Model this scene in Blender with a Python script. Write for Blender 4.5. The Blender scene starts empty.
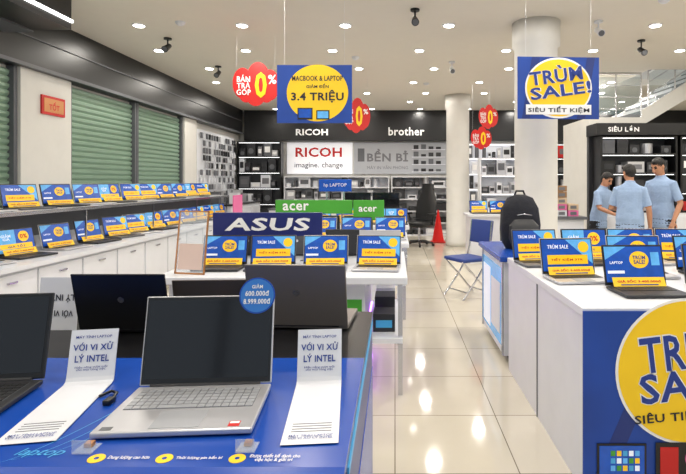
import bpy, bmesh, math, random
from mathutils import Vector, Matrix, kdtree
random.seed(7)
scene = bpy.context.scene
scene.view_settings.view_transform = 'Standard'
scene.view_settings.exposure = 0.0

# ------------------------------------------------------------ materials
MATS = {}
def mat(name, col, rough=0.5, metal=0.0, emit=0.0, var=0.06, nscale=6.0, trans=0.0, coat=0.0, alpha=1.0, bump=0.0):
    if name in MATS: return MATS[name]
    m = bpy.data.materials.new(name); m.use_nodes = True
    nt = m.node_tree; b = nt.nodes['Principled BSDF']
    c = (col[0], col[1], col[2], 1)
    tc = nt.nodes.new('ShaderNodeTexCoord'); nz = nt.nodes.new('ShaderNodeTexNoise')
    nz.inputs['Scale'].default_value = nscale; nz.inputs['Detail'].default_value = 3
    nt.links.new(tc.outputs['Object'], nz.inputs['Vector'])
    mx = nt.nodes.new('ShaderNodeMix'); mx.data_type = 'RGBA'
    mx.inputs[6].default_value = tuple(max(0, v*(1-var)) for v in col)+(1,)
    mx.inputs[7].default_value = tuple(min(1, v*(1+var)) for v in col)+(1,)
    nt.links.new(nz.outputs['Fac'], mx.inputs[0]); nt.links.new(mx.outputs[2], b.inputs['Base Color'])
    b.inputs['Roughness'].default_value = rough; b.inputs['Metallic'].default_value = metal
    if bump>0:
        bp=nt.nodes.new('ShaderNodeBump'); bp.inputs['Strength'].default_value=bump; bp.inputs['Distance'].default_value=.05
        nt.links.new(nz.outputs['Fac'],bp.inputs['Height']); nt.links.new(bp.outputs['Normal'],b.inputs['Normal'])
    if emit > 0:
        b.inputs['Emission Color'].default_value = c; b.inputs['Emission Strength'].default_value = emit
    if trans > 0: b.inputs['Transmission Weight'].default_value = trans
    if coat > 0: b.inputs['Coat Weight'].default_value = coat
    if alpha < 1: b.inputs['Alpha'].default_value = alpha
    MATS[name] = m; return m
def S(r, g, b):
    f = lambda v: (v/255/12.92) if v/255 <= .04045 else ((v/255+.055)/1.055)**2.4
    return (f(r), f(g), f(b))

WHITE = mat('white_laminate', S(220,222,228), .3)
WALLW = mat('wall_paint', S(216,214,208), .6)
CEIL = mat('ceiling_paint', S(228,222,210), .7, var=.02)
BLACK = mat('black_panel', S(16,16,18), .35)
DARK = mat('dark_grey', S(40,41,45), .45)
DGREY = mat('mid_grey', S(92,94,99), .45)
SILVER = mat('silver_aluminium', S(200,200,204), .32, .55)
KEYS = mat('key_silver', S(165,167,172), .45, .2)
KEYD = mat('key_dark', S(32,33,36), .5)
SCRB = mat('screen_glass', S(16,17,21), .1)
BLUE = mat('blue_laminate', S(20,70,165), .26)
DBLUE = mat('deep_blue', S(16,45,120), .35)
POSB = mat('poster_blue', S(12,64,155), .5, var=.45, nscale=2.5)
NAVY = mat('navy_board', S(28,38,105), .4)
CYAN = mat('cyan_paint', S(70,170,225), .4)
YEL = mat('yellow_print', S(250,205,20), .5)
RED = mat('red_print', S(200,28,25), .5)
PINK = mat('pink_print', S(225,110,165), .5)
GREEN = mat('green_board', S(70,160,50), .45)
TXTW = mat('white_print', S(240,240,240), .5)
TXTB = mat('blue_print', S(25,55,140), .5)
TXTK = mat('black_print', S(15,18,40), .5)
TXTG = mat('grey_print', S(110,110,115), .5)
CHROME = mat('chrome', S(200,200,205), .2, 1.0)
SB = mat('display_blue', S(22,76,168), .25, emit=.26, var=.5, nscale=16)
SB2 = mat('display_lightblue', S(90,165,225), .25, emit=.26, var=.4, nscale=25)
SY = mat('display_yellow', S(245,196,30), .3, emit=.2)
SW = mat('display_white', S(225,232,245), .3, emit=.3)
LED = mat('led_lamp', (1,.96,.88), .5, emit=16)
LEDP = mat('led_purple', S(190,110,255), .5, emit=8.0)
LITP = mat('lit_panel', S(232,232,236), .5, emit=.4)
SHELFL = mat('shelf_light', (1,1,1), .5, emit=3.0)
SKIN = mat('skin', S(186,134,104), .5)
HAIR = mat('hair', S(18,15,14), .55, bump=.3, nscale=40)
SHIRT = mat('shirt_lightblue', S(150,174,208), .85, var=.1, nscale=7, bump=.5)
PANTS = mat('trousers_black', S(28,29,36), .85, bump=.4)
SHOE = mat('shoe_black', S(18,16,16), .4)
LIP = mat('lip', S(150,85,75), .5)
CLEAR = mat('clear_acrylic', S(225,235,245), .05, alpha=.25)
GLASS = mat('rail_glass', S(150,175,180), .05, alpha=.35)
GOLD = mat('gold_frame', S(200,140,90), .3, .7)
FAB = mat('backpack_fabric', S(22,24,34), .85, bump=.3, nscale=12)
CHB = mat('chair_blue', S(35,60,130), .6)
SHUT = mat('shutter_green', S(134,160,140), .36, .2, var=.12, nscale=1.2)
def floor_mat():
    m = bpy.data.materials.new('floor_tiles'); m.use_nodes = True; nt = m.node_tree; b = nt.nodes['Principled BSDF']
    tc = nt.nodes.new('ShaderNodeTexCoord'); br = nt.nodes.new('ShaderNodeTexBrick')
    br.offset = 0; br.inputs['Scale'].default_value = 1; br.inputs['Brick Width'].default_value = .6; br.inputs['Row Height'].default_value = .6
    br.inputs['Mortar Size'].default_value = .003; br.inputs['Mortar Smooth'].default_value = .1
    br.inputs['Color1'].default_value = S(216,208,192)+(1,); br.inputs['Color2'].default_value = S(211,203,186)+(1,)
    br.inputs['Mortar'].default_value = S(125,115,97)+(1,)
    nz = nt.nodes.new('ShaderNodeTexNoise'); nz.inputs['Scale'].default_value = 3; nz.inputs['Detail'].default_value = 6
    mx = nt.nodes.new('ShaderNodeMix'); mx.data_type = 'RGBA'; mx.blend_type = 'MULTIPLY'; mx.inputs[0].default_value = .15
    nt.links.new(tc.outputs['Object'], br.inputs['Vector']); nt.links.new(tc.outputs['Object'], nz.inputs['Vector'])
    nt.links.new(br.outputs['Color'], mx.inputs[6]); nt.links.new(nz.outputs['Fac'], mx.inputs[7])
    nt.links.new(mx.outputs[2], b.inputs['Base Color'])
    b.inputs['Roughness'].default_value = .07; b.inputs['IOR'].default_value = 1.7
    return m
FLOOR = floor_mat()

# ------------------------------------------------------------ mesh builder
class MB:
    def __init__(s): s.v=[]; s.f=[]; s.m=[]; s.mats=[]; s.M=Matrix.Identity(4)
    def mi(s, mt):
        if mt not in s.mats: s.mats.append(mt)
        return s.mats.index(mt)
    def add(s, vs, fs, mt):
        o=len(s.v); s.v += [s.M @ Vector(p) for p in vs]; k=s.mi(mt)
        for f in fs: s.f.append([i+o for i in f]); s.m.append(k)
    def box(s, x0,x1,y0,y1,z0,z1, mt, b=0):
        if x0>x1: x0,x1=x1,x0
        if y0>y1: y0,y1=y1,y0
        if z0>z1: z0,z1=z1,z0
        if b<=0:
            v=[(x0,y0,z0),(x1,y0,z0),(x1,y1,z0),(x0,y1,z0),(x0,y0,z1),(x1,y0,z1),(x1,y1,z1),(x0,y1,z1)]
            s.add(v,[(0,3,2,1),(4,5,6,7),(0,1,5,4),(1,2,6,5),(2,3,7,6),(3,0,4,7)],mt); return
        bm=bmesh.new(); bmesh.ops.create_cube(bm,size=1)
        for q in bm.verts: q.co=Vector(((x0+x1)/2+q.co.x*(x1-x0),(y0+y1)/2+q.co.y*(y1-y0),(z0+z1)/2+q.co.z*(z1-z0)))
        bmesh.ops.bevel(bm,geom=bm.edges[:],offset=b,segments=3,affect='EDGES',profile=.5)
        s.bm(bm,mt)
    def bm(s,bm,mt):
        bm.verts.index_update(); s.add([q.co.copy() for q in bm.verts],[[q.index for q in f.verts] for f in bm.faces],mt); bm.free()
    def tube(s, pts, r, mt, n=10, cap=True):
        pts=[Vector(p) for p in pts]; rs=r if isinstance(r,(list,tuple)) else [r]*len(pts)
        rings=[]; 
        for i,p in enumerate(pts):
            t=(pts[min(i+1,len(pts)-1)]-pts[max(i-1,0)]).normalized()
            ref=Vector((0,1,0)) if abs(t.y)<.9 else Vector((1,0,0))
            u=t.cross(ref).normalized(); w=u.cross(t).normalized(); rr=rs[i]
            ra,rb=(rr if isinstance(rr,tuple) else (rr,rr))
            rings.append([p+u*math.cos(a*2*math.pi/n)*ra+w*math.sin(a*2*math.pi/n)*rb for a in range(n)])
        v=[q for R in rings for q in R]; f=[]
        for i in range(len(rings)-1):
            for a in range(n): f.append((i*n+a,i*n+(a+1)%n,(i+1)*n+(a+1)%n,(i+1)*n+a))
        if cap: f.append(tuple(range(n))[::-1]); f.append(tuple((len(rings)-1)*n+a for a in range(n)))
        s.add(v,f,mt)
    def ell(s,c,r,mt,seg=16,rg=10,R=None):
        bm=bmesh.new(); bmesh.ops.create_uvsphere(bm,u_segments=seg,v_segments=rg,radius=1)
        for q in bm.verts:
            p=Vector((q.co.x*r[0],q.co.y*r[1],q.co.z*r[2]))
            if R: p=R@p
            q.co=p+Vector(c)
        s.bm(bm,mt)
    def disc(s,c,r,nrm,mt,n=40,th=.004,rb=None):
        rb=rb or r; c=Vector(c); v=[];
        for k in (0,1):
            for a in range(n):
                t=a*2*math.pi/n
                if nrm=='y': v.append(c+Vector((math.cos(t)*r,-th*k,math.sin(t)*rb)))
                else: v.append(c+Vector((math.cos(t)*r,math.sin(t)*rb,th*k)))
        f=[tuple(range(n)),tuple(range(n,2*n))]+[(a,(a+1)%n,n+(a+1)%n,n+a) for a in range(n)]
        s.add(v,f,mt)
    def text(s, body, c, width, mt, height=None, rot=None, ext=.002, bold=0.0, shear=0):
        bold=min(bold,.028) if mt is not TXTW or bold<.05 else .045
        cu=bpy.data.curves.new('t','FONT'); cu.body=body; cu.align_x='CENTER'; cu.align_y='CENTER'; cu.size=1
        cu.extrude=0; cu.offset=bold; cu.shear=shear; cu.resolution_u=2; cu.space_line=.85; cu.space_character=1.06 if bold>.015 else 1
        ob=bpy.data.objects.new('t',cu); bpy.context.collection.objects.link(ob)
        dg=bpy.context.evaluated_depsgraph_get(); dg.update()
        me=bpy.data.meshes.new_from_object(ob.evaluated_get(dg))
        if len(me.vertices):
            xs=[q.co.x for q in me.vertices]; ys=[q.co.y for q in me.vertices]
            w=max(xs)-min(xs); h=max(ys)-min(ys); cx=(max(xs)+min(xs))/2; cy=(max(ys)+min(ys))/2
            sx=width/w; sy=(height/h) if height else sx
            R=rot or Matrix.Identity(3); vs=[]
            for q in me.vertices:
                p=Vector(((q.co.x-cx)*sx, -ext, (q.co.y-cy)*sy)); vs.append(R@p+Vector(c))
            s.add(vs,[list(p.vertices) for p in me.polygons],mt)
        bpy.data.objects.remove(ob); bpy.data.curves.remove(cu); bpy.data.meshes.remove(me)
    def mesh(s,name,smooth=False):
        me=bpy.data.meshes.new(name); me.from_pydata(s.v,[],s.f); 
        for q in s.mats: me.materials.append(q)
        for p,k in zip(me.polygons,s.m): p.material_index=k; p.use_smooth=smooth
        me.update(); return me
    def obj(s,name,loc=(0,0,0),rz=0,smooth=False,parent=None,bev=0):
        me=s.mesh(name,smooth)
        o=bpy.data.objects.new(name,me); bpy.context.collection.objects.link(o)
        o.location=loc; o.rotation_euler=(0,0,rz)
        if smooth:
            try:
                with bpy.context.temp_override(object=o,active_object=o,selected_objects=[o],selected_editable_objects=[o]):
                    bpy.ops.object.shade_auto_smooth(angle=math.radians(40))
            except Exception: pass
        if parent: o.parent=parent
        return o
def inst(name,me,loc,rz=0,sc=1):
    o=bpy.data.objects.new(name,me); bpy.context.collection.objects.link(o)
    o.location=loc; o.rotation_euler=(0,0,rz); o.scale=(sc,)*3; return o
RX=lambda d: Matrix.Rotation(math.radians(d),4,'X')
RY=lambda d: Matrix.Rotation(math.radians(d),4,'Y')
RZ=lambda d: Matrix.Rotation(math.radians(d),4,'Z')
T=lambda x,y,z: Matrix.Translation((x,y,z))

H=1.4; CZ=3.3; XL=-4.2; XR=7.8; YB=13.5; YF=-2.2
# ------------------------------------------------------------ room shell
def shell(name,*a):
    m=MB()
    m.box(*a); return m.obj(name)
shell('floor',XL-.2,XR+.2,YF-.2,YB+.2,-.1,0,FLOOR)
m=MB()
m.box(XL-.2,4.3,YF-.2,YB+.2,CZ,CZ+.12,CEIL)
m.box(4.3,XR+.2,YF-.2,8.45,CZ,CZ+.12,CEIL)
m.box(4.3,XR+.2,9.8,YB+.2,CZ,CZ+.12,CEIL)
m.obj('ceiling')
m=MB()
m.box(4.2,4.3,8.35,9.9,CZ+.12,5.4,WALLW); m.box(4.3,XR+.1,8.35,8.45,CZ+.12,5.4,WALLW)
m.box(4.3,XR+.1,9.8,9.9,CZ+.12,5.4,WALLW); m.box(XR,XR+.1,8.45,9.8,CZ+.12,5.4,WALLW); m.box(4.2,XR+.1,8.35,9.9,5.4,5.5,WALLW)
m.obj('wall_stairwell')
shell('wall_left',XL-.2,XL,YF,YB,0,CZ,WALLW)
shell('wall_back',XL,XR,YB,YB+.2,0,CZ,WALLW)
shell('wall_right',XR,XR+.2,YF,YB,0,CZ,WALLW)
m=MB()
m.box(XL,-3.2,YF-.2,YF,0,CZ,WALLW); m.box(6.8,XR,YF-.2,YF,0,CZ,WALLW); m.box(-3.2,6.8,YF-.2,YF,3.0,CZ,WALLW)
m.obj('wall_front')
m=MB()
for x in (-3.2,-1.2,.8,2.8,4.8,6.74): m.box(x,x+.06,YF-.14,YF-.06,0,3.0,DARK)
m.box(-3.2,6.8,YF-.14,YF-.06,2.4,2.46,DARK)
m.obj('window_1')
m=MB(); m.box(XL,XL+.16,2.0,13.25,2.66,CZ,BLACK); m.box(XL+.16,XL+.2,2.0,13.25,2.66,2.70,DGREY)
m.box(XL+.16,XL+.175,2.0,13.25,3.0,3.012,DGREY)
m.obj('trim_1')
m=MB(); m.box(XL+.2,XR,YB-.25,YB,2.5,CZ,BLACK)
m.text('RICOH',(-2.2,YB-.26,2.72),.85,TXTW,height=.17,bold=.03)
m.text('brother',(.3,YB-.26,2.74),.95,TXTW,height=.22,bold=.02)
m.obj('trim_2')
m=MB()
m.box(XL+.2,-3.3,3.2,5.1,2.95,CZ,BLACK); m.box(-3.32,-3.28,3.2,5.1,3.02,3.05,SHELFL); m.box(-4.0,-3.7,3.2,5.12,2.935,2.95,DGREY)
m.obj('ceiling_soffit')
# ------------------------------------------------------------ shutters and piers
def shutter(y0,y1,z0=0.0,z1=2.66):
    m=MB(); n=int((z1-z0)/.075); vs=[];fs=[];x=XL+.02
    prof=[(0,0),(.35,.022),(.75,.022),(.9,0)]
    pts=[]
    for i in range(n):
        for a,b in prof: pts.append((z0+(i+a)*.075,b))
    pts.append((z0+n*.075,0))
    for z,d in pts: vs+=[(x+d,y0,z),(x+d,y1,z)]
    for i in range(len(pts)-1): fs.append((2*i,2*i+1,2*i+3,2*i+2))
    m.add(vs,fs,SHUT)
    m.box(XL+.002,XL+.09,y0,y0+.05,z0,z1-.002,DGREY); m.box(XL+.002,XL+.09,y1-.05,y1,z0,z1-.002,DGREY)
    m.obj('roller_shutter')
shutter(2.2,5.44); shutter(6.31,7.95); shutter(7.97,9.69)
shell('wall_pier',XL,XL+.12,5.45,6.3,0,2.66,WALLW); shell('wall_pier',XL,XL+.12,9.7,10.28,0,2.66,WALLW)
m=MB(); m.M=T(XL+.122,5.95,2.3)@RZ(90)
m.box(-.2,.2,-.02,0,-.11,.11,RED); m.box(-.17,.17,-.024,-.02,-.08,.08,GOLD); m.text('TỐT',(0,-.024,.0),.18,RED,bold=.03)
m.obj('wall_plaque')
# ------------------------------------------------------------ columns
def column(x,y,name='round_column'):
    m=MB(); r=.25
    m.tube([(x,y,0),(x,y,.12),(x,y,.14),(x,y,CZ-.3),(x,y,CZ-.28),(x,y,CZ-.001)],[r+.015,r+.015,r,r,r+.03,r+.03],WALLW,n=48)
    return m.obj(name,smooth=True)
column(1.69,6.0); column(1.38,11.0)

# ------------------------------------------------------------ lights
def ceiling_lights():
    m=MB(); pts=[]
    for j in range(12):
        y=.3+j*1.15
        for i in range(9):
            x=-3.4+i*1.25+(.3 if j%2 else 0)
            if x>4.1 and 8.2<y<10: continue
            if abs(x-1.69)<.35 and abs(y-6)<.35: continue
            if x<-3.2 and 3<y<5.3: continue
            r=.06
            m.tube([(x,y,CZ-.0005),(x,y,CZ-.012)],[r+.02,r+.015],WHITE,n=20)
            m.tube([(x,y,CZ-.012),(x,y,CZ-.016)],[r,r],LED,n=20)
            pts.append((x,y,i,j))
    m.obj('recessed_downlights')
    for x,y,i,j in pts:
        if (i+j)%2: continue
        L=bpy.data.lights.new('downlight_lamp','AREA'); L.shape='DISK'; L.size=.18; L.energy=16 if j<9 else 13; L.color=(1,.945,.86)
        o=bpy.data.objects.new('downlight_lamp',L); bpy.context.collection.objects.link(o); o.location=(x,y,CZ-.03)
ceiling_lights()
L=bpy.data.lights.new('stairwell_fill','AREA'); L.size=.6; L.energy=22  # added fill light inside the stair shaft, no fixture behind it
o=bpy.data.objects.new('stairwell_fill',L); bpy.context.collection.objects.link(o); o.location=(5.8,9.1,5.3)
w=bpy.data.worlds.new('World'); scene.world=w; w.use_nodes=True
w.node_tree.nodes['Background'].inputs[0].default_value=(.75,.87,1,1); w.node_tree.nodes['Background'].inputs[1].default_value=.75

# ------------------------------------------------------------ laptops
def laptop_mesh(name,body,keys,screen='promo',W=.33,D=.225,tilt=14,lidh=.215,variant=0,detail=False):
    """origin: hinge centre on the table; base towards -Y, faces -Y"""
    m=MB(); h=.017
    m.box(-W/2,W/2,-D,0,.003,h,body,b=.004)
    for sx in (-1,1):
        for yy in (-D+.03,-.03): m.tube([(sx*(W/2-.03),yy,0),(sx*(W/2-.03),yy,.004)],.008,KEYD,n=8)
    kx=W/2-.022; y1=-.025; y0=-D*.56
    m.box(-kx,kx,y0,y1,h,h+.0006,KEYD if not detail else DGREY)
    rows=6 if detail else 5; cols=16 if detail else 12
    ry=(y1-y0)/rows; cx=2*kx/cols
    for r in range(rows):
        c=0
        while c<cols:
            wd=1
            if r==0 and c==4: wd=5
            a=-kx+c*cx+.0012; b=-kx+(c+wd)*cx-.0012
            m.box(a,b,y0+r*ry+.0012,y0+(r+1)*ry-.0012,h+.0005,h+.0025,keys); c+=wd
    m.box(-.055,.055,-D+.012,y0-.012,h,h+.0008,KEYS if body is SILVER else DARK)
    m.tube([(-W/2+.03,.001,h),(W/2-.03,.001,h)],.006,DARK,n=10)
    if screen=='promo':   # yellow price card lying on the keyboard edge
        m.M=T(.0,-.04,h+.004)@RX(-30)
        m.box(-W*.42,W*.42,0,.001,0,.05,YEL); m.text('GIÁ SỐC 3.400.000đ',(0,-.001,.03),W*.7,RED,height=.018,ext=.0004,bold=.03); m.box(-W*.3,W*.3,-.001,0,.006,.012,TXTB)
    m.M=T(0,.002,h)@RX(-tilt)
    m.box(-W/2,W/2,0,.007,0,lidh,body,b=.003)
    m.box(-W/2+.004,W/2-.004,-.0012,.001,.004,lidh-.003,BLACK)
    dx=W/2-.010; z0=.018; z1=lidh-.010
    if screen=='promo':
        m.box(-dx,dx,-.002,-.001,z0,z1,SB)
        y=-.0024
        if variant==0:
            m.add([(-dx,y,z1),(-dx,y,z1-.07),(-dx+.12,y,z1)],[(0,1,2)],SB2)
            m.disc((.03,-.0022,z1-.07),.052,'y',SY,n=24,th=.0008,rb=.045); m.text('TRÙM\nSALE!',(.03,-.0034,z1-.068),.07,TXTB,height=.05,ext=.0003,bold=.03)
            m.text('LAPTOP',(-dx+.06,-.0026,z1-.085),.07,SW,ext=.0003,bold=.03); m.box(dx-.06,dx-.015,y-.0003,y,z1-.1,z1-.03,SB2)
            m.box(-dx+.01,-dx+.1,-.003,-.002,z0+.045,z0+.06,SW)
        elif variant==1:
            m.add([(dx,y,z0+.04),(dx,y,z1),(dx-.16,y,z1)],[(0,1,2)],SB2)
            m.box(-dx+.03,dx-.03,-.003,-.002,z0+.04,z0+.095,SY); m.text('TIẾT KIỆM 3TR',(-.005,-.0034,z0+.068),.2,RED,height=.022,ext=.0003,bold=.02)
            m.text('TRÙM SALE',(-dx+.1,-.0026,z1-.04),.13,SW,height=.028,ext=.0003,bold=.02); m.disc((dx-.05,-.0026,z1-.045),.033,'y',SY,n=20,th=.0006)
        else:
            m.box(-dx,0,y-.0002,y,z0,z1,SB2); m.text('GIẢM\nGIÁ',(-dx*.5,-.0032,z1-.06),.08,SW,height=.055,ext=.0003,bold=.02)
            m.disc((dx*.45,-.0026,z1-.06),.045,'y',SY,n=24,th=.0006); m.text('0%',(dx*.45,-.0036,z1-.06),.06,RED,ext=.0003,bold=.03)
            m.box(-dx+.02,dx-.02,-.0032,-.002,z0+.03,z0+.07,SY); m.text('GIÁ TỐT',(0,-.0036,z0+.05),.15,TXTB,height=.022,ext=.0003,bold=.02)
    else:
        m.box(-dx,dx,-.002,-.001,z0,z1,SCRB)
    m.tube([(0,.0068,lidh*.55),(0,.0078,lidh*.55)],.011,CHROME,n=20)
    m.M=Matrix.Identity(4)
    return m.mesh(name)
LP=[laptop_mesh('laptop_silver',SILVER,KEYD,variant=0),laptop_mesh('laptop_grey',DGREY,KEYD,variant=1),laptop_mesh('laptop_dark',DARK,DARK,variant=2),
    laptop_mesh('laptop_dark2',DARK,DARK,variant=0),laptop_mesh('laptop_silver2',SILVER,KEYD,variant=1)]
NL=len(LP)
LPB=laptop_mesh('laptop_black_off',BLACK,KEYD,screen='off'); LPG=laptop_mesh('laptop_grey_off',mat('brown_grey',S(80,72,68),.4,.3),KEYD,screen='off')
LPS=laptop_mesh('laptop_silver_off',mat('pale_silver',S(118,112,108),.35,.4),KEYD,screen='off')
def lap(x,y,z,rz=0,k=None,sc=1,me=None):
    me=me or LP[random.randrange(NL) if k is None else k]
    return inst('laptop',me,(x,y,z+.001),math.radians(rz),sc)

# ------------------------------------------------------------ left wall display counter
LT=.73; US=1.13
m=MB()
m.box(-4.05,-3.06,2.4,10.1,.1,LT-.04,WHITE); m.box(-4.05,-3.1,2.4,10.1,0,.1,DARK)
m.box(-4.07,-3.0,2.4,10.12,LT-.04,LT,WHITE)
y=2.45
while y<10.0:
    m.box(-3.06,-3.045,y,y+.58,.14,LT-.07,WHITE,b=.003); m.box(-3.045,-3.03,y+.25,y+.35,LT-.14,LT-.125,CHROME); y+=.61
m.box(-4.05,-3.72,2.4,10.1,LT,US-.03,DGREY); m.box(-4.07,-3.36,2.4,10.12,US-.03,US,WHITE)
m.box(-3.72,-3.716,2.4,10.1,LT,LT+.12,WHITE)
m.box(-3.37,-3.355,2.4,10.12,US-.032,US+.002,CHROME)
y=2.42
while y<10.15:
    m.box(-3.40,-3.385,y,y+.015,LT,US-.03,CHROME); y+=1.53
m.obj('laptop_display_counter')
y=3.4
i=0
while y<9.9:
    lap(-3.4,y+.1+random.uniform(-.03,.03),LT,76+random.uniform(-5,5),k=(i*3+1)%NL,sc=1.1); lap(-3.72,y+.05+random.uniform(-.03,.03),US,74+random.uniform(-5,5),k=(i*2)%NL,sc=1.1); y+=.52; i+=1
m=MB(); m.M=T(-3.02,9.6,LT)
m.box(-.02,.02,-.28,.28,.0,.02,WHITE); m.box(-.008,.008,-.27,.27,.02,.42,PINK); m.obj('promo_board')
m=MB()
m.box(XL+.001,-4.08,10.3,12.7,1.0,2.5,WHITE); 
for iz in range(9):
    for iy in range(15):
        yy=10.4+iy*.155; zz=1.08+iz*.155
        if random.random()<.85:
            c=random.choice([WHITE,DGREY,TXTG,BLACK,SILVER,WHITE,WHITE,DGREY])
            m.tube([(-4.08,yy+.04,zz+.11),(-4.02,yy+.04,zz+.11)],.004,CHROME,n=6)
            m.box(-4.05,-4.03,yy,yy+.08,zz,zz+.115,c)
m.obj('accessory_pegboard')
m=MB(); m.box(-4.19,-3.4,10.35,12.6,0,.9,WHITE); m.box(-4.19,-3.36,10.33,12.62,.9,.93,DARK)
for k in range(3): m.box(-3.4,-3.385,10.4+k*.73,11.08+k*.73,.1,.85,WHITE,b=.003)
m.obj('base_cabinet')
m=MB()
for k in range(9):
    x=-3.9+.3*(k%2)+random.uniform(-.05,.05); y=10.5+k*.22; h=random.uniform(.12,.3)
    m.box(x,x+.18,y,y+.16,.931,.931+h,random.choice([DARK,DGREY,WHITE,SILVER])); m.box(x+.181,x+.185,y+.02,y+.14,.96,.93+h*.8,DGREY)
m.obj('accessory_boxes')

# ------------------------------------------------------------ merchandise shelves
def shelf(name,x0,x1,y0,y1,z0,z1,n,frame,back,palette,light=True,size=(.08,.28)):
    m=MB(); t=.03
    m.box(x0,x1,y1-.02,y1,z0,z1,back); m.box(x0,x0+t,y0,y1-.02,z0,z1,frame); m.box(x1-t,x1,y0,y1-.02,z0,z1,frame)
    hh=(z1-z0)/n
    for i in range(n+1):
        zz=z0+i*hh-(t if i==n else 0)
        m.box(x0+t,x1-t,y0,y1-.02,zz,zz+t,frame)
        if light and i>0: m.box(x0+t+.02,x1-t-.02,y0+.02,y0+.04,zz-.008,zz,SHELFL)
        if i<n:
            x=x0+t+.02
            while x<x1-t-.08:
                w=random.uniform(*size); 
                if x+w>x1-t-.01: break
                h=min(hh-t-.03,random.uniform(.35,.95)*(hh-t)); c=random.choice(palette)
                q=random.random()
                if q<.6: 
                    m.box(x,x+w,y0+.06,y1-.05,zz+t,zz+t+h,c)
                    m.box(x+w*.15,x+w*.85,y0+.056,y0+.06,zz+t+h*.3,zz+t+h*.75,random.choice([TXTW,DARK,TXTG,DGREY]))
                elif q<.85:
                    m.box(x,x+w*.9,y0+.05,y1-.06,zz+t,zz+t+h,DARK,b=.01); m.tube([(x+w*.45,y0+.052,zz+t+h*.4),(x+w*.45,y0+.045,zz+t+h*.4)],min(w*.3,h*.3),DGREY,n=16)
                else: m.tube([(x+w/2,(y0+y1)/2,zz+t),(x+w/2,(y0+y1)/2,zz+t+h)],w*.35,c,n=14)
                x+=w+random.uniform(.01,.05)
    return m.obj(name)
shelf('display_cabinet',-4.1,-2.95,12.95,13.22,0,2.45,6,BLACK,DARK,[DARK,DGREY,WHITE,SILVER,TXTG])
shelf('display_rack',-2.9,-.15,13.05,13.42,.0,1.55,5,WHITE,WHITE,[DARK,DGREY,WHITE,SILVER,WHITE,DGREY],size=(.1,.3),light=False)
shelf('display_rack',-.1,1.6,13.05,13.42,.0,1.55,5,WHITE,WHITE,[DARK,BLACK,WHITE,SILVER],size=(.15,.4),light=False)
m=MB(); m.box(-2.9,-1.15,YB-.07,YB-.001,1.62,2.46,LITP)
m.text('RICOH',(-2.05,YB-.071,2.2),1.25,RED,height=.26,bold=.03); m.text('imagine. change',(-2.05,YB-.071,1.84),1.3,TXTG,bold=.01)
m.obj('brand_panel')
m=MB(); m.box(-1.1,1.4,YB-.07,YB-.001,1.62,2.46,mat('panel_grey',S(165,167,172),.5,emit=.1))
m.text('BỀN BỈ',(-.2,YB-.071,2.12),1.1,TXTG,height=.34,bold=.03); m.text('MÁY IN VĂN PHÒNG',(-.2,YB-.071,1.8),1.1,TXTG)
m.box(-1.0,-.82,YB-.075,YB-.07,1.95,2.3,DGREY)
for k in range(4): m.box(.45,1.35,YB-.1,YB-.07,1.66+k*.2,1.68+k*.2,WHITE); [m.box(.5+j*.2,.63+j*.2,YB-.1,YB-.07,1.68+k*.2,1.68+k*.2+random.uniform(.06,.14),random.choice([DARK,DGREY,BLACK])) for j in range(4)]
m.obj('brand_panel')
def printer(x,y,z,sc=1,c=None):
    m=MB(); m.M=T(x,y,z+.001)@Matrix.Scale(sc,4); c=c or DARK
    m.box(-.2,.2,-.17,.17,0,.16,c,b=.012); m.box(-.19,.19,-.16,.15,.16,.2,DGREY,b=.01); m.box(-.13,.13,-.22,-.17,.03,.05,WHITE); m.box(.08,.18,-.172,-.168,.1,.14,SB)
    m.obj('printer')
shelf('display_rack',1.75,3.25,13.0,13.24,0,2.4,6,WHITE,LITP,[DARK,WHITE,SILVER,WHITE,DGREY],size=(.08,.25))
shelf('display_rack',3.3,4.9,13.0,13.24,0,2.4,6,BLACK,DARK,[DARK,WHITE,SILVER,RED,DGREY],size=(.1,.3))
# ------------------------------------------------------------ right partition with product wall
YP=8.5
m=MB(); m.box(3.3,XR,YP,YP+.1,0,2.35,DARK); m.box(3.3,3.4,YP+.1,9.8,0,2.35,WALLW); m.obj('wall_partition')
m=MB(); m.box(3.25,XR-.01,YP-.45,YP-.001,2.16,2.35,BLACK); m.text('SIÊU LỚN',(3.68,YP-.451,2.26),.5,TXTW,height=.1,bold=.03)
m.obj('trim_3')
shelf('product_display_rack',3.35,4.6,YP-.36,YP-.001,.901,2.15,4,BLACK,DARK,[DARK,DGREY,DARK,BLACK,SILVER],size=(.12,.3))
shelf('product_display_rack',4.65,6.2,YP-.36,YP-.001,.901,2.15,4,BLACK,DARK,[DARK,DGREY,DARK,BLACK,RED],size=(.12,.3))
m=MB(); m.box(3.35,6.2,YP-.5,YP-.001,0,.9,WHITE)
for k in range(5): m.box(3.38+k*.56,3.9+k*.56,YP-.515,YP-.5,.08,.85,WHITE,b=.004)
m.obj('base_cabinet')
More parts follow.
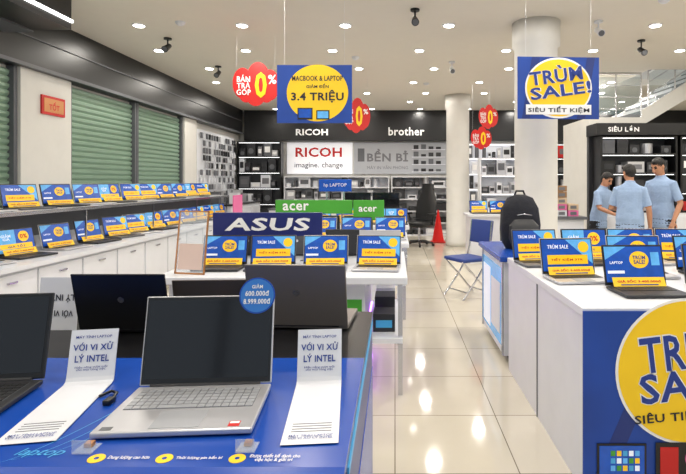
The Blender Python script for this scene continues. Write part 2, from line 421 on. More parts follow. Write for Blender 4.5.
# ------------------------------------------------------------ staircase
m=MB()
m.box(3.3,4.2,8.5,9.8,2.352,2.5,WALLW)
for k in range(9):
    x=4.2+k*.27; z=2.5+k*.17
    m.box(x,x+.3,8.56,9.7,z+.12,z+.17,WHITE); m.box(x,x+.02,8.56,9.7,z-.02,z+.12,DGREY)
for y in (8.5,9.7):
    v=[(4.2,y,2.36),(4.2,y,2.62),(6.65,y,4.16),(6.65,y,3.82),(4.2,y+.06,2.36),(4.2,y+.06,2.62),(6.65,y+.06,4.16),(6.65,y+.06,3.82)]
    m.add(v,[(0,1,2,3),(7,6,5,4),(0,4,5,1),(1,5,6,2),(2,6,7,3),(3,7,4,0)],WALLW)
def rail(p,q):
    p=Vector(p);q=Vector(q); m.tube([p,q],.022,CHROME)
    n=max(2,int((q-p).length/.45))
    for i in range(n+1):
        a=p.lerp(q,i/n); m.tube([a-Vector((0,0,.75)),a],.013,CHROME,n=8)
    for dz in (.2,.4,.6): m.tube([p-Vector((0,0,dz)),q-Vector((0,0,dz))],.007,CHROME,n=6)
    v=[p-Vector((0,0,.7)),q-Vector((0,0,.7)),q-Vector((0,0,.06)),p-Vector((0,0,.06))]
    m.add(v,[(0,1,2,3)],GLASS)
rail((3.34,8.53,3.25),(4.2,8.53,3.25)); rail((4.32,8.53,3.30),(6.6,8.53,4.73))
m.obj('staircase')

# ------------------------------------------------------------ foreground counter
TZ=.83
m=MB()
X0,X1=-2.1,-.1; Y0,Y1=1.0,2.2
m.box(X0,X1,Y0+.03,Y1,0.06,TZ-.02,DBLUE); m.box(X0+.04,X1-.04,Y0+.08,Y1-.05,0,.06,DARK)
m.box(X0,X1,Y0,1.62,TZ-.02,TZ,BLUE); m.box(X0,X1,1.62,Y1,TZ-.02,TZ,BLACK)
m.box(X1-.0,X1+.004,Y0+.05,Y1-.03,TZ-.05,TZ-.03,CYAN)
m.box(X1-.0,X1+.003,Y0+.06,Y1-.03,.1,.6,BLUE)
pr=[(Y0,TZ),(Y0-.02,TZ-.006),(Y0-.045,TZ-.03),(Y0-.06,TZ-.07),(Y0-.062,TZ-.14),(Y0+.03,TZ-.2)]
v=[];f=[]
for y,z in pr: v+=[(X0,y,z),(X1,y,z)]
for i in range(len(pr)-1): f.append((2*i,2*i+1,2*i+3,2*i+2))
f.append([2*i for i in range(len(pr))]); f.append([2*i+1 for i in range(len(pr))][::-1])
m.add(v,f,BLUE)
R=Matrix.Rotation(math.radians(-90),3,'X')
def ftext(s,x,y,w,mt,h=None): m.text(s,(x,y,TZ+.0012),w,mt,height=h,rot=R,ext=.001,bold=.015)
for x,t,hh,ww in ((-.615,'Dung lượng cao hơn',.015,.085),(-.475,'Thời lượng pin bền bỉ',.015,.095),(-.325,'Được thiết kế dành cho\nviệc học & giải trí',.032,.105)):
    m.disc((x,Y0+.03,TZ),.017,'z',YEL,n=24,th=.001); m.disc((x,Y0+.03,TZ+.001),.005,'z',BLUE,n=16,th=.0004)
    ftext(t,x+.024+ww/2,Y0+.03,ww,TXTW,hh)
def swoosh(fn,n=20,w=.006,mt=CYAN):
    pts=[fn(i/n) for i in range(n+1)]
    for a,b in zip(pts,pts[1:]): m.add([(a[0],a[1],TZ+.001),(b[0],b[1],TZ+.001),(b[0]+w,b[1]+w*.5,TZ+.001),(a[0]+w,a[1]+w*.5,TZ+.001)],[(0,1,2,3)],mt)
for k in range(3): swoosh(lambda t:(-.83+.04*k+.16*t,Y0+.005+.02*k+.34*t*t),w=.0025)
m.text('laptop',(-.745,Y0+.05,TZ+.001),.10,CYAN,rot=R,ext=.0005,shear=.4)
m.obj('promotional_display_table')

def ribbon(x,y,rz,W=.125):
    m=MB()
    prof=[(-.34,.002),(-.02,.002),(-.006,.006),(.0,.016),(.035,.14)]
    v=[];f=[]
    for yy,z in prof: v+=[(-W/2,yy,z+.0015),(W/2,yy,z+.0015),]
    for yy,z in prof: v+=[(-W/2,yy+.003,z-.0005),(W/2,yy+.003,z-.0005)]
    n=len(prof)
    for i in range(n-1):
        f.append((2*i,2*i+1,2*i+3,2*i+2)); f.append((2*n+2*i,2*n+2*i+2,2*n+2*i+3,2*n+2*i+1))
    m.add(v,f,WHITE)
    m.M=T(0,0,.0015)
    Rt=Matrix.Rotation(math.radians(-15),3,'X')
    for s,z,w,h in (('MÁY TÍNH LAPTOP',.122,.095,.009),('VỚI VI XỬ',.096,.105,.023),('LÝ INTEL',.066,.09,.023),('Hiệu năng vượt trội\ncho mọi công việc',.038,.085,.014)):
        m.text(s,(0,.002+(z-.016)*.282-.004,z),w,TXTB,height=h,rot=Rt,ext=.001,bold=.02 if h>.015 else .01)
    Rf=Matrix.Rotation(math.radians(-90),3,'X')
    m.text('MÁY TÍNH LAPTOP\nVỚI VI XỬ LÝ INTEL',(0,-.31,.0035),.1,TXTB,height=.022,rot=Rf,ext=.0005,bold=.01)
    for k in range(4): m.box(-.045,.045,-.285+k*.012,-.2835+k*.012,.002,.003,TXTG)
    m.obj('promo_stand_card',loc=(x,y,TZ),rz=math.radians(rz))
ribbon(-.865,1.42,10); ribbon(-.215,1.42,5)
def hero(x,y,rz,dark=False):
    body=DARK if dark else SILVER
    me=laptop_mesh('hero',body,KEYD if dark else KEYS,screen='off',W=.352,D=.25,tilt=13,lidh=.236,detail=True)
    return inst('laptop',me,(x,y,TZ+.001),math.radians(rz))
hero(-.515,1.36,4)
hero(-1.16,1.38,7,dark=True)
m=MB(); m.M=T(-.515,1.36,TZ+.001)@RZ(4)
m.box(.12,.145,-.240,-.215,.0172,.0178,RED); m.box(.122,.143,-.227,-.218,.0178,.0182,TXTW)
m.box(-.16,-.135,-.240,-.225,.0172,.0178,DGREY)
m.obj('laptop_sticker')
m=MB(); m.M=T(-.515,1.36,TZ)@RZ(4)@T(0,.002,.017)@RX(-13)
m.disc((.128,-.003,.236),.050,'y',BLUE,th=.003); m.disc((.128,-.0055,.236),.046,'y',mat('tag_blue',S(45,115,195),.4),th=.001)
m.text('GIẢM',(.128,-.0075,.262),.03,TXTW,height=.013,ext=.0004,bold=.02); m.text('600.000đ',(.128,-.0075,.242),.066,TXTW,height=.015,ext=.0004,bold=.02)
m.text('8.999.000đ',(.128,-.0075,.220),.074,TXTW,height=.015,ext=.0004,bold=.02)
m.obj('round_price_tag')
for x,y in ((-.655,1.085),(-.315,1.09)):
    m=MB(); m.box(x-.02,x+.02,y-.04,y,TZ+.002,TZ+.004,CLEAR); m.box(x-.02,x+.02,y-.042,y-.04,TZ+.002,TZ+.03,CLEAR); m.box(x-.008,x+.008,y-.02,y-.004,TZ+.004,TZ+.012,GOLD); m.obj('acrylic_clip')
m=MB(); m.tube([(-.735,1.30,TZ+.006),(-.74,1.33,TZ+.01),(-.765,1.35,TZ+.006),(-.78,1.32,TZ+.005)],.004,BLACK,n=8); m.box(-.745,-.725,1.27,1.30,TZ+.0005,TZ+.014,BLACK,b=.003); m.obj('security_cable',smooth=True)
inst('laptop',LPB,(-1.01,1.88,TZ+.001),math.pi,1.04); inst('laptop',LPG,(-.715,1.97,TZ+.001),math.pi*1.02,.86); inst('laptop',LPS,(-.37,1.93,TZ+.001),math.pi*.98,1.16)
inst('laptop',LPB,(-1.78,1.9,TZ+.001),math.pi,1.12)
m=MB(); m.M=T(-1.30,1.92,TZ+.001)@RX(-6)
m.box(-.075,.075,0,.004,0,.2,WHITE); m.text('LÝ INTEL',(0,-.001,.12),.12,TXTK,height=.03,rot=Matrix.Rotation(math.pi,3,'Y'),ext=.001,bold=.02)
m.text('VỚI VI XỬ',(0,-.001,.06),.12,TXTK,height=.03,rot=Matrix.Rotation(math.pi,3,'Y'),ext=.001,bold=.02)
m.obj('promo_card')

# ------------------------------------------------------------ islands
def island(x0,x1,y0,y1,ztop,bx1,led=True,name='display_island'):
    m=MB()
    m.box(x0,x1,y0,y1,ztop-.05,ztop,WHITE,b=.008)
    m.box(x0+.05,bx1,y0+.12,y1-.12,.08,ztop-.05,WHITE); m.box(x0+.1,bx1-.05,y0+.17,y1-.17,0,.08,DARK)
    m.box(bx1-.2,bx1-.02,y0+.112,y0+.12,.42,.62,GREEN)
    m.box(x0+.1,bx1-.04,y0+.13,y0+.15,.065,.08,LEDP); m.box(bx1,bx1+.012,y0+.14,y1-.14,.06,.075,LEDP)
    m.box(bx1,x1-.03,y0+.05,y1-.05,.35,.38,WHITE); m.box(bx1,bx1+.01,y0+.15,y1-.15,.37,.385,LEDP)
    for yy in (y0+.08,y1-.1): m.box(x1-.06,x1-.03,yy,yy+.03,0,ztop-.05,CHROME)
    m.obj(name)
island(-1.55,.08,3.2,4.4,.79,-.2)
island(-1.5,.14,5.0,6.1,.79,-.15)
island(-1.5,.2,6.9,7.9,.79,-.1)
m=MB(); 
for y in (3.5,3.8,4.1): m.box(-.15,.0,y-.1,y+.1,.381,.381+.12+.05*(y>3.6),DARK if y<3.9 else WHITE,b=.004); m.box(-.13,-.02,y-.103,y-.1,.41,.46,CYAN)
m.obj('product_boxes')
for i,x in enumerate((-1.23,-.88,-.50,-.12)):
    lap(x,3.60,.79,random.uniform(-5,5),k=(3,1,0,4)[i],sc=.98)
for x in (-1.2,-.8,-.4): lap(x,4.12,.79,180+random.uniform(-4,4))
lap(-.12,4.05,.79,180,k=0)
for x in (-1.2,-.8,-.42,-.05): lap(x,5.42,.79,random.uniform(-6,6)); lap(x,5.8,.79,180)
for x in (-1.1,-.7,-.3,.02): lap(x,7.3,.79,0)
def board(name,x0,x1,y,z0,z1,mt,txt,tm,base,tw=.8,dx=0,**k):
    m=MB(); m.box(x0,x1,y,y+.03,z0,z1,mt,b=.004)
    for x in (x0+.1,x1-.13): m.box(x,x+.03,y+.005,y+.025,base,z0,CHROME); m.box(x-.04,x+.07,y-.01,y+.04,base,base+.006,CHROME)
    m.text(txt,((x0+x1)/2+dx,y-.001,(z0+z1)/2),(x1-x0)*tw,tm,**k); m.obj(name)
board('brand_sign_board',-1.40,-.56,3.84,.985,1.165,NAVY,'ASUS',TXTW,.79,.78,height=.1,bold=.03,shear=.1)
board('brand_sign_board',-1.32,-.47,5.52,1.05,1.20,GREEN,'acer',TXTW,.79,.34,dx=-.2,height=.08,bold=.02)
m=MB()
m.box(-.46,-.12,5.5,5.53,.98,1.2,GREEN,b=.004); m.text('acer',(-.3,5.499,1.1),.2,TXTW,bold=.02); m.box(-.32,-.29,5.505,5.525,.796,.98,CHROME)
m.box(-.36,-.25,5.5,5.54,.79,.796,CHROME); m.obj('price_board')
board('brand_sign_board',-1.12,-.64,7.36,1.26,1.44,SB,'hp LAPTOP',TXTW,.79,.7)
m=MB(); m.M=T(-1.36,3.30,.791)@RZ(-12)@RX(-8)
m.box(-.11,.11,0,.008,.0,.42,CLEAR); 
for a in (-.11,.102): m.box(a,a+.008,-.001,.009,0,.42,GOLD)
m.box(-.11,.11,-.001,.009,.412,.42,GOLD); m.box(-.11,.11,-.001,.009,0,.01,GOLD); m.box(-.09,.09,-.002,0,.03,.2,mat('pale_pink',S(225,200,190),.4))
m.obj('acrylic_sign_holder')
# ------------------------------------------------------------ desk with monitors mid-back
m=MB(); m.box(-1.1,.15,9.6,10.3,.72,.76,WHITE); m.box(-1.08,.13,9.65,9.68,.1,.72,WHITE); m.box(-1.08,-1.04,9.65,10.28,0,.72,WHITE); m.box(.09,.13,9.65,10.28,0,.72,WHITE); m.obj('office_desk')
def monitor(x,y,z,rz=0,w=.54,s=SCRB):
    m=MB(); m.box(-w/2,w/2,-.015,.015,.12,.12+w*.58,BLACK,b=.004); m.box(-w/2+.012,w/2-.012,-.017,-.015,.135,.105+w*.58,s)
    m.tube([(0,.02,.006),(0,.02,.2)],.018,DARK); m.box(-.11,.11,-.06,.1,0,.008,DARK); m.obj('computer_monitor',loc=(x,y,z),rz=math.radians(rz))
monitor(-.75,9.95,.761); monitor(-.18,9.95,.761)
m=MB(); m.box(-2.9,-1.3,11.5,12.1,0,.75,WHITE); m.box(-2.92,-1.28,11.48,12.12,.75,.79,DGREY); m.obj('low_cabinet')
for x in (-2.6,-2.1,-1.6): printer(x,11.8,.79)
# ------------------------------------------------------------ office chair
def office_chair(x,y,rz):
    m=MB()
    for k in range(5):
        a=k*2*math.pi/5+.3; c,s_=math.cos(a),math.sin(a)
        m.tube([(c*.03,s_*.03,.1),(c*.32,s_*.32,.07)],[.03,.02],BLACK,n=8); m.tube([(c*.32-s_*.02,s_*.32+c*.02,.03),(c*.32+s_*.02,s_*.32-c*.02,.03)],.03,BLACK,n=12)
    m.tube([(0,0,.09),(0,0,.42)],.028,CHROME)
    m.box(-.28,.28,-.29,.24,.42,.54,BLACK,b=.04)
    v=[(.02,.50,.25),(.07,.75,.27),(.11,.98,.26),(.14,1.15,.18),(.16,1.36,.15)]
    m.tube([(0,.22+a,z) for a,z,w in v],[(w,.06) for a,z,w in v],BLACK,n=20)
    for sx in (-1,1):
        m.tube([(sx*.28,.1,.46),(sx*.32,.08,.68)],.02,BLACK); m.box(sx*.32-.04,sx*.32+.04,-.17,.17,.68,.72,BLACK,b=.01)
    m.obj('office_chair',loc=(x,y,0),rz=math.radians(rz),smooth=True)
office_chair(.53,11.0,-35)
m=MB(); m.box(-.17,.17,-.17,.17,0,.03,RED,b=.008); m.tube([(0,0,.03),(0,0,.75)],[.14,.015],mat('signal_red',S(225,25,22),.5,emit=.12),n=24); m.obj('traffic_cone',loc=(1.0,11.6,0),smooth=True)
def side_chair(x,y,rz):
    m=MB(); 
    for sx in (-.19,.19):
        m.tube([(sx,-.2,.0),(sx,.02,.25),(sx,.16,.45),(sx,.2,.6),(sx,.24,.92)],.012,CHROME,n=8)
        m.tube([(sx*.92,.24,.0),(sx*.92,0,.26),(sx*.92,-.2,.45)],.012,CHROME,n=8)
    m.tube([(-.19,-.13,.08),(.19,-.13,.08)],.009,CHROME,n=8); m.tube([(-.17,.2,.06),(.17,.2,.06)],.009,CHROME,n=8)
    m.box(-.2,.2,-.2,.19,.44,.485,CHB,b=.015)
    m.M=T(0,.21,.64)@RX(-8); m.box(-.2,.2,-.015,.02,0,.29,CHB,b=.014)
    m.obj('folding_chair',loc=(x,y,0),rz=math.radians(rz),smooth=True)
side_chair(.88,6.15,-60)
# ------------------------------------------------------------ right display case + counter
m=MB()
m.box(.84,2.5,3.85,4.75,.06,.79,WHITE); m.box(.9,2.45,3.9,4.7,0,.06,DARK)
m.box(.80,2.52,3.80,4.8,.79,.83,BLUE,b=.006); m.box(.832,.84,3.9,4.7,.12,.72,SB2); m.box(.826,.832,3.95,4.3,.2,.6,WHITE); m.box(.826,.832,4.35,4.66,.15,.66,SW)
for yy in (3.86,4.72): m.box(.825,.845,yy,yy+.02,.06,.79,CHROME)
m.obj('display_case')
m=MB(); CX0,CX1,CY0,CY1=.84,3.2,2.24,3.74; RT=.835
m.box(CX0+.01,CX1,CY0+.01,CY1,.0,RT-.04,WHITE); m.box(CX0,CX1+.01,CY0,CY1,RT-.04,RT,WHITE,b=.004)
m.box(CX0+.004,CX0+.01,2.98,2.984,0,RT-.04,DGREY)
m.obj('sales_counter')
m=MB(); yb=CY0
m.box(CX0,CX1,yb-.009,yb-.001,0.02,RT-.012,POSB)
y=yb-.0095
for (a,b,w_) in ((.86,.35,.08),(1.8,.1,.2),(2.5,.45,.15)):
    m.add([(a,y,.02),(a+w_,y,.02),(a+w_+b,y,RT-.02),(a+b,y,RT-.02)],[(0,1,2,3)],DBLUE)
def sale_circle(cx,y,cz,r):
    m.disc((cx,y,cz),r*1.04,'y',TXTW,n=56,th=.001); m.disc((cx,y-.0015,cz),r,'y',YEL,n=56,th=.001)
    R=Matrix.Rotation(math.radians(-7),3,'Y')
    m.text('TRÙM',(cx-r*.02,y-.003,cz+r*.36),r*1.39,TXTW,height=r*.68,rot=R,ext=.0005,bold=.075); m.text('TRÙM',(cx-r*.02,y-.004,cz+r*.36),r*1.36,TXTB,height=r*.64,rot=R,ext=.001,bold=.02)
    m.text('SALE!',(cx+r*.05,y-.003,cz-r*.17),r*1.53,TXTW,height=r*.46,rot=R,ext=.0005,bold=.075); m.text('SALE!',(cx+r*.05,y-.004,cz-r*.17),r*1.5,TXTB,height=r*.43,rot=R,ext=.001,bold=.02)
    m.text('SIÊU TIẾT KIỆM',(cx,y-.004,cz-r*.6),r*1.55,TXTK,height=r*.22,rot=Matrix.Rotation(math.radians(-5),3,'Y'),ext=.001,bold=.02)
sale_circle(1.31,y-.001,.555,.315)
m.box(.90,1.12,y-.004,y-.001,.09,.235,BLACK); m.box(.91,1.11,y-.006,y-.004,.1,.225,SB)
for a in range(5):
    for b in range(3): m.box(.96+a*.027,.98+a*.027,y-.007,y-.006,.115+b*.033,.138+b*.033,[SB2,CYAN,GREEN,SW,SY][(a*2+b)%5])
m.add([(.88,y-.004,.07),(1.14,y-.004,.07),(1.12,y-.004,.09),(.90,y-.004,.09)],[(0,1,2,3)],SILVER)
m.box(1.16,1.42,y-.006,y-.004,.03,.24,BLACK); m.box(1.18,1.26,y-.008,y-.006,.05,.22,RED); m.disc((1.335,y-.007,.17),.045,'y',PINK,th=.002); m.disc((1.335,y-.007,.08),.04,'y',CYAN,th=.002)
sale_circle(2.45,y-.001,.5,.3)
m.obj('sale_poster')
RL=[(1.275,2.64,2,3),(1.73,2.68,-4,1),(1.035,2.97,6,4),(1.50,3.12,-3,0),(1.92,3.12,4,3),(2.2,2.66,3,0),(.995,3.52,8,1),(1.36,3.56,2,2),(1.70,3.58,-2,0),(2.05,3.58,-6,4),(2.4,3.56,3,2),(2.35,3.12,0,0)]
for x,y,r,k in RL: lap(x,y,RT,r,k=k)
m=MB(); 
m.tube([(0,0,.0),(0,0,.05),(0,0,.2),(0,0.01,.34),(0,.02,.43),(0,.02,.46)],[(.13,.08),(.16,.11),(.17,.12),(.155,.105),(.11,.075),(.04,.03)],FAB,n=28)
m.tube([(0,-.11,.03),(0,-.12,.1),(0,-.12,.2),(0,-.10,.25)],[(.10,.03),(.13,.045),(.125,.04),(.08,.02)],DARK,n=20)
m.tube([(-.06,-.13,.29),(0,-.135,.30),(.06,-.13,.29)],.004,CHROME,n=6)
m.tube([(-.05,.03,.44),(-.03,.03,.49),(.03,.03,.49),(.05,.03,.44)],.009,FAB,n=8)
for sx in (-1,1): m.tube([(sx*.07,.1,.42),(sx*.11,.17,.32),(sx*.12,.17,.15),(sx*.13,.1,.05)],[(.025,.008)]*4,DARK,n=10)
m.box(-.03,.03,-.168,-.16,.14,.16,TXTW)
m.obj('backpack',loc=(1.08,4.3,.832),smooth=True)
m=MB(); m.box(2.0,2.72,7.2,7.8,0,.86,WHITE); m.box(1.96,2.76,7.16,7.84,.86,.9,DGREY); m.obj('display_counter')
m=MB()
for i in range(4):
    for k in range(random.choice((2,3,4,5))):
        c=random.choice([mat('box_beige',S(205,180,150),.7),WHITE,PINK,mat('box_brown',S(150,115,80),.7)])
        m.box(2.02+i*.17,2.17+i*.17,7.3,7.65,.901+k*.09,.985+k*.09,c); m.box(2.05+i*.17,2.14+i*.17,7.297,7.3,.92+k*.09,.965+k*.09,TXTG)
m.obj('product_boxes')
m=MB(); m.box(1.3,2.05,8.6,9.2,0,.8,WHITE); m.box(1.26,2.09,8.56,9.24,.8,.84,WHITE)
m.obj('display_counter'); lap(1.5,8.95,.84,5); lap(1.86,8.95,.84,-5)
shelf('display_rack',1.75,3.1,10.3,10.6,0,1.9,5,WHITE,WHITE,[DARK,WHITE,SILVER,WHITE,DGREY],size=(.08,.22))

# ------------------------------------------------------------ hanging signs
def hang(name,x0,x1,y,z0,z1,fn,rz=0):
    m=MB(); cx=(x0+x1)/2; w=(x1-x0)/2
    m.M=T(cx,y,0)@RZ(rz)
    fn(m,w,z0,z1)
    for sx in (-w*.8,w*.8): m.tube([(sx,.004,z1-.01),(sx,.004,CZ)],.001,WHITE,n=5)
    m.obj(name)
def f1(m,w,z0,z1):
    m.box(-w,w,0,.008,z0,z1,POSB); h=z1-z0; cz=(z0+z1)/2
    m.disc((0.03,-.001,cz+.01),w*.82,'y',YEL,n=48,th=.002,rb=h*.49)
    m.text('MACBOOK & LAPTOP',(0.03,-.004,cz+h*.27),w*1.35,TXTK,height=h*.09,bold=.02); m.text('GIẢM ĐẾN',(0.03,-.004,cz+h*.14),w*.6,TXTK,height=h*.08,bold=.02)
    m.text('3.4 TRIỆU',(0.03,-.004,cz-h*.04),w*1.4,TXTK,height=h*.22,bold=.028)
    m.box(-w*.45,-w*.05,-.006,-.003,z0+h*.06,z0+h*.26,BLACK); m.box(-w*.42,-w*.08,-.008,-.006,z0+h*.09,z0+h*.24,SB)
    m.box(w*.05,w*.4,-.006,-.003,z0+h*.06,z0+h*.22,BLACK); m.box(w*.08,w*.37,-.008,-.006,z0+h*.08,z0+h*.2,SB2)
hang('hanging_sale_sign',-1.18,-.43,5,1.99,2.57,f1)
def f2(m,w,z0,z1):
    m.box(-w,w,0,.008,z0,z1,POSB); h=z1-z0; cz=(z0+z1)/2
    for a in (-.9,.45): m.add([(a*w,-.001,z0),((a+.2)*w,-.001,z0),((a+.45)*w,-.001,z1),((a+.25)*w,-.001,z1)],[(0,1,2,3)],DBLUE)
    m.disc((0,-.002,cz),w*.82,'y',TXTW,n=48,th=.001,rb=h*.49); m.disc((0,-.003,cz),w*.78,'y',YEL,n=48,th=.001,rb=h*.46)
    R=Matrix.Rotation(math.radians(-8),3,'Y')
    for o,c,b in ((.005,TXTW,.09),(.007,TXTB,.025)):
        m.text('TRÙM',(-.03,-o,cz+h*.22),w*1.3,c,height=h*.28,rot=R,bold=b); m.text('SALE!',(.02,-o,cz-h*.04),w*1.5,c,height=h*.2,rot=R,bold=b)
    m.box(-w*.8,w*.8,-.008,-.004,z0+h*.07,z0+h*.23,TXTW); m.text('SIÊU TIẾT KIỆM',(0,-.009,z0+h*.15),w*1.5,TXTK,height=h*.12,bold=.02)
hang('hanging_sale_sign',1.22,2.05,5,2.03,2.65,f2,rz=3)
def f3(m,w,z0,z1):
    h=z1-z0; cz=(z0+z1)/2
    for a,b,r in ((-.55,.1,.42),(.1,.25,.5),(.6,.0,.42),(0,-.15,.5),(-.4,-.25,.35),(.45,-.2,.38)):
        m.disc((a*w,-.001*abs(a),cz+b*h*.5),w*r,'y',RED,n=28,th=.004,rb=h*r)
    m.text('BÁN\nTRẢ\nGÓP',(-w*.5,-.009,cz),w*.6,TXTW,height=h*.55,bold=.02); m.text('0',(w*.22,-.009,cz),w*.5,YEL,height=h*.7,bold=.028); m.text('%',(w*.7,-.009,cz+h*.15),w*.35,TXTW,bold=.02)
hang('instalment_sign',-2.12,-1.5,6.5,2.42,2.9,f3)
hang('instalment_sign',-.95,-.45,9,2.32,2.85,f3)
hang('instalment_sign',1.50,1.85,9,2.38,2.75,f3)
hang('instalment_sign',1.45,1.85,9.6,2.05,2.42,f3)
def spot(x,y,l=.12,c=BLACK):
    m=MB(); m.tube([(x,y,CZ),(x,y,CZ-.02)],.05,c,n=20); m.tube([(x,y,CZ-.02),(x,y,CZ-l)],.01,c,n=8)
    m.tube([(x-.0,y+.05,CZ-l+.03),(x,y-.09,CZ-l-.05)],[.03,.042],c,n=20); m.tube([(x,y-.09,CZ-l-.05),(x,y-.095,CZ-l-.053)],.034,DGREY,n=20)
    m.obj('ceiling_spotlight',smooth=True)
spot(.22,5.5,.12); spot(-3.0,6.6); spot(-2.9,8.2); spot(3.3,6.7,.14); spot(3.0,7.7,.14); spot(.9,7.9,.12,WHITE); spot(2.4,5.9,.12,WHITE)
m=MB()
for x,y in ((-2.55,5.94),(-.6,7.6),(2.8,5.2),(.6,9.6)): m.tube([(x,y,CZ),(x,y,CZ-.02),(x,y,CZ-.04)],[.06,.055,.03],WHITE,n=20)
m.obj('smoke_detectors',smooth=True)

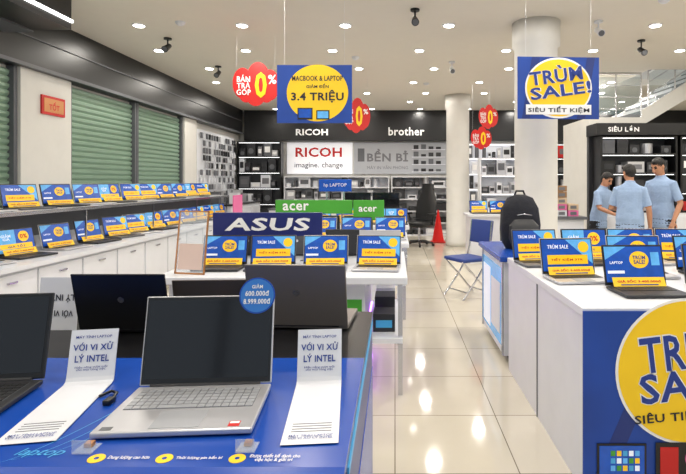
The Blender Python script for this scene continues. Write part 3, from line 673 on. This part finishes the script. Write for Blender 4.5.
# ------------------------------------------------------------ people
def person(loc,rz,height,la,ra,head=(0,0),lean=0,name='man',legs=.1,wd=1.0):
    """faces -Y. la/ra = (elbow,wrist,finger dir) coordinates"""
    m=MB()
    ln=lambda z: -math.tan(math.radians(lean))*max(0,z-.95)
    def torso(rings,mt): m.tube([(0,y+ln(z),z) for z,rx,ry,y in rings],[(rx*(wd if mt is not SKIN else 1),ry) for z,rx,ry,y in rings],mt,n=24)
    torso([(.76,.158,.118,0),(.80,.168,.125,0),(.88,.165,.12,0),(.95,.172,.125,0),(1.1,.155,.115,0),(1.24,.175,.118,-.005),(1.32,.182,.112,0),(1.375,.155,.092,.005),(1.415,.10,.072,.01),(1.445,.062,.06,.01)],SHIRT)
    torso([(.74,.15,.11,0),(.9,.155,.115,0)],PANTS)
    torso([(1.42,.050,.050,.01),(1.52,.048,.050,0)],SKIN)
    torso([(1.435,.06,.06,.008),(1.462,.064,.062,.004)],SHIRT)
    for sx in (-1,1):
        m.tube([(sx*.09,0,.88),(sx*.095,-.005,.7),(sx*(.09+legs*.3),-.015,.48),(sx*(.09+legs*.5),.01,.25),(sx*(.09+legs*.6),.02,.07)],[.092,.085,.062,.056,.052],PANTS,n=16)
        fx=sx*(.09+legs*.6)
        m.tube([(fx,.06,.04),(fx,.0,.05),(fx*1.02,-.09,.035),(fx*1.04,-.17,.028)],[(.035,.038),(.042,.048),(.045,.033),(.03,.022)],SHOE,n=14)
    for sx,(el,wr,fd) in ((-1,la),(1,ra)):
        sh=Vector((sx*.158,ln(1.36)+.005,1.345)); el=Vector(el); wr=Vector(wr)
        mid=sh.lerp(el,.45); cuff=sh.lerp(el,.85)
        m.tube([sh-Vector((sx*.05,0,-.01)),sh,mid,cuff],[.052,.06,.054,.056],SHIRT,n=14)
        m.tube([cuff-(el-sh)*.1,el,el.lerp(wr,.35),wr],[.04,.037,.036,.025],SKIN,n=12)
        d=Vector(fd).normalized(); side=d.cross(Vector((0,0,1)));
        side = side.normalized() if side.length>.1 else Vector((0,1,0))
        nr=side.cross(d).normalized()
        m.tube([wr,wr+d*.04,wr+d*.085],[(.024,.018),(.036,.017),(.038,.015)],SKIN,n=12)
        for k,(o,l) in enumerate(((-.03,.062),(-.01,.075),(.011,.07),(.031,.054))):
            b=wr+d*.08+side*o; j=b+d*l*.5-nr*.006; e=j+(d*.8-nr*.6).normalized()*l*.5
            m.tube([b,j,e],[.0095,.009,.007],SKIN,n=8)
        th=wr+d*.03+side*(-.03)
        m.tube([th,th+(d-side*1.0).normalized()*.035,th+(d*1.4-side*.8-nr*.4).normalized()*.068],[.013,.011,.009],SKIN,n=8)
    off=Vector((0,ln(1.5),0)); Rh=Matrix.Rotation(math.radians(head[0]),3,'Z')@Matrix.Rotation(math.radians(head[1]),3,'X'); pv=Vector((0,0,1.49))
    def he(c,r,mt): m.ell(pv+Rh@(Vector(c)-pv)+off,r,mt,R=Rh)
    he((0,-.008,1.585),(.070,.088,.103),SKIN); he((0,-.04,1.525),(.047,.052,.048),SKIN); he((0,-.03,1.545),(.058,.06,.06),SKIN)
    he((0,-.102,1.562),(.012,.017,.024),SKIN); he((0,-.108,1.552),(.017,.012,.010),SKIN)
    for sx in (-1,1):
        he((sx*.073,.0,1.572),(.010,.019,.030),SKIN); he((sx*.03,-.084,1.59),(.012,.008,.006),HAIR); he((sx*.031,-.084,1.609),(.019,.008,.005),HAIR)
    he((0,-.087,1.527),(.024,.011,.007),LIP)
    he((0,.012,1.625),(.079,.092,.080),HAIR); he((0,.035,1.59),(.075,.076,.085),HAIR); he((.02,-.045,1.668),(.05,.045,.035),HAIR)
    me=m.mesh('b'); ob=bpy.data.objects.new(name,me); bpy.context.collection.objects.link(ob)
    md=ob.modifiers.new('r','REMESH'); md.mode='VOXEL'; md.voxel_size=.0065
    ms=ob.modifiers.new('s','SMOOTH'); ms.iterations=3; ms.factor=.5
    dg=bpy.context.evaluated_depsgraph_get(); dg.update()
    nm=bpy.data.meshes.new_from_object(ob.evaluated_get(dg)); ob.modifiers.clear(); ob.data=nm
    nm.materials.clear()
    for q in m.mats: nm.materials.append(q)
    pts=[]
    for f,t in zip(m.f,m.m):
        if len(f)>4: continue
        a=[m.v[k] for k in f]; c=sum(a,Vector())/len(a); pts.append((c,t))
        for q in a: pts.append((c.lerp(q,.7),t))
        if len(a)==4:
            for i in range(4):
                e=(a[i]+a[(i+1)%4])/2; pts.append((c.lerp(e,.8),t))
            for u in (.1,.3,.7,.9):
                pts.append(((a[0].lerp(a[3],u)+a[1].lerp(a[2],u))/2,t))
    kd=kdtree.KDTree(len(pts))
    for i,(p,t) in enumerate(pts): kd.insert(p,i)
    kd.balance()
    for p in nm.polygons:
        co,i,d=kd.find(p.center); p.material_index=pts[i][1]; p.use_smooth=True
    s=height/1.70; ob.scale=(s,s,s); ob.location=loc; ob.rotation_euler=(0,0,math.radians(rz))
    return ob
# man with his back to the camera, right arm bent forward, left hanging
person((3.10,6.6,0),150,1.64,((-.235,.01,1.08),(-.245,-.06,.84),(0,-.25,-1)),((.24,-.03,1.09),(.12,-.26,1.06),(-.5,-1,.1)),head=(35,14),lean=3,wd=1.06)
# man facing left (profile), looking down, reaching with one hand
person((3.66,6.85,0),-62,1.74,((-.23,-.06,1.10),(-.10,-.30,1.02),(.3,-1,-.2)),((.24,.02,1.09),(.22,-.10,.86),(0,-.5,-1)),head=(-6,24),lean=4,wd=.97)
# man farther away, bent over behind the others
person((3.14,7.72,0),35,1.56,((-.22,-.16,1.10),(-.12,-.38,1.0),(.2,-1,-.3)),((.22,-.16,1.10),(.10,-.38,1.0),(-.2,-1,-.3)),head=(-10,30),lean=12,wd=.95)

# ------------------------------------------------------------ camera
cam=bpy.data.cameras.new('camera'); co=bpy.data.objects.new('camera',cam); bpy.context.collection.objects.link(co)
co.location=(0,0,H); co.rotation_euler=(math.pi/2,0,0)
cam.sensor_width=36; cam.lens=36*500/686; cam.shift_x=-52/686; cam.shift_y=-55/686; cam.clip_start=.05
scene.camera=co
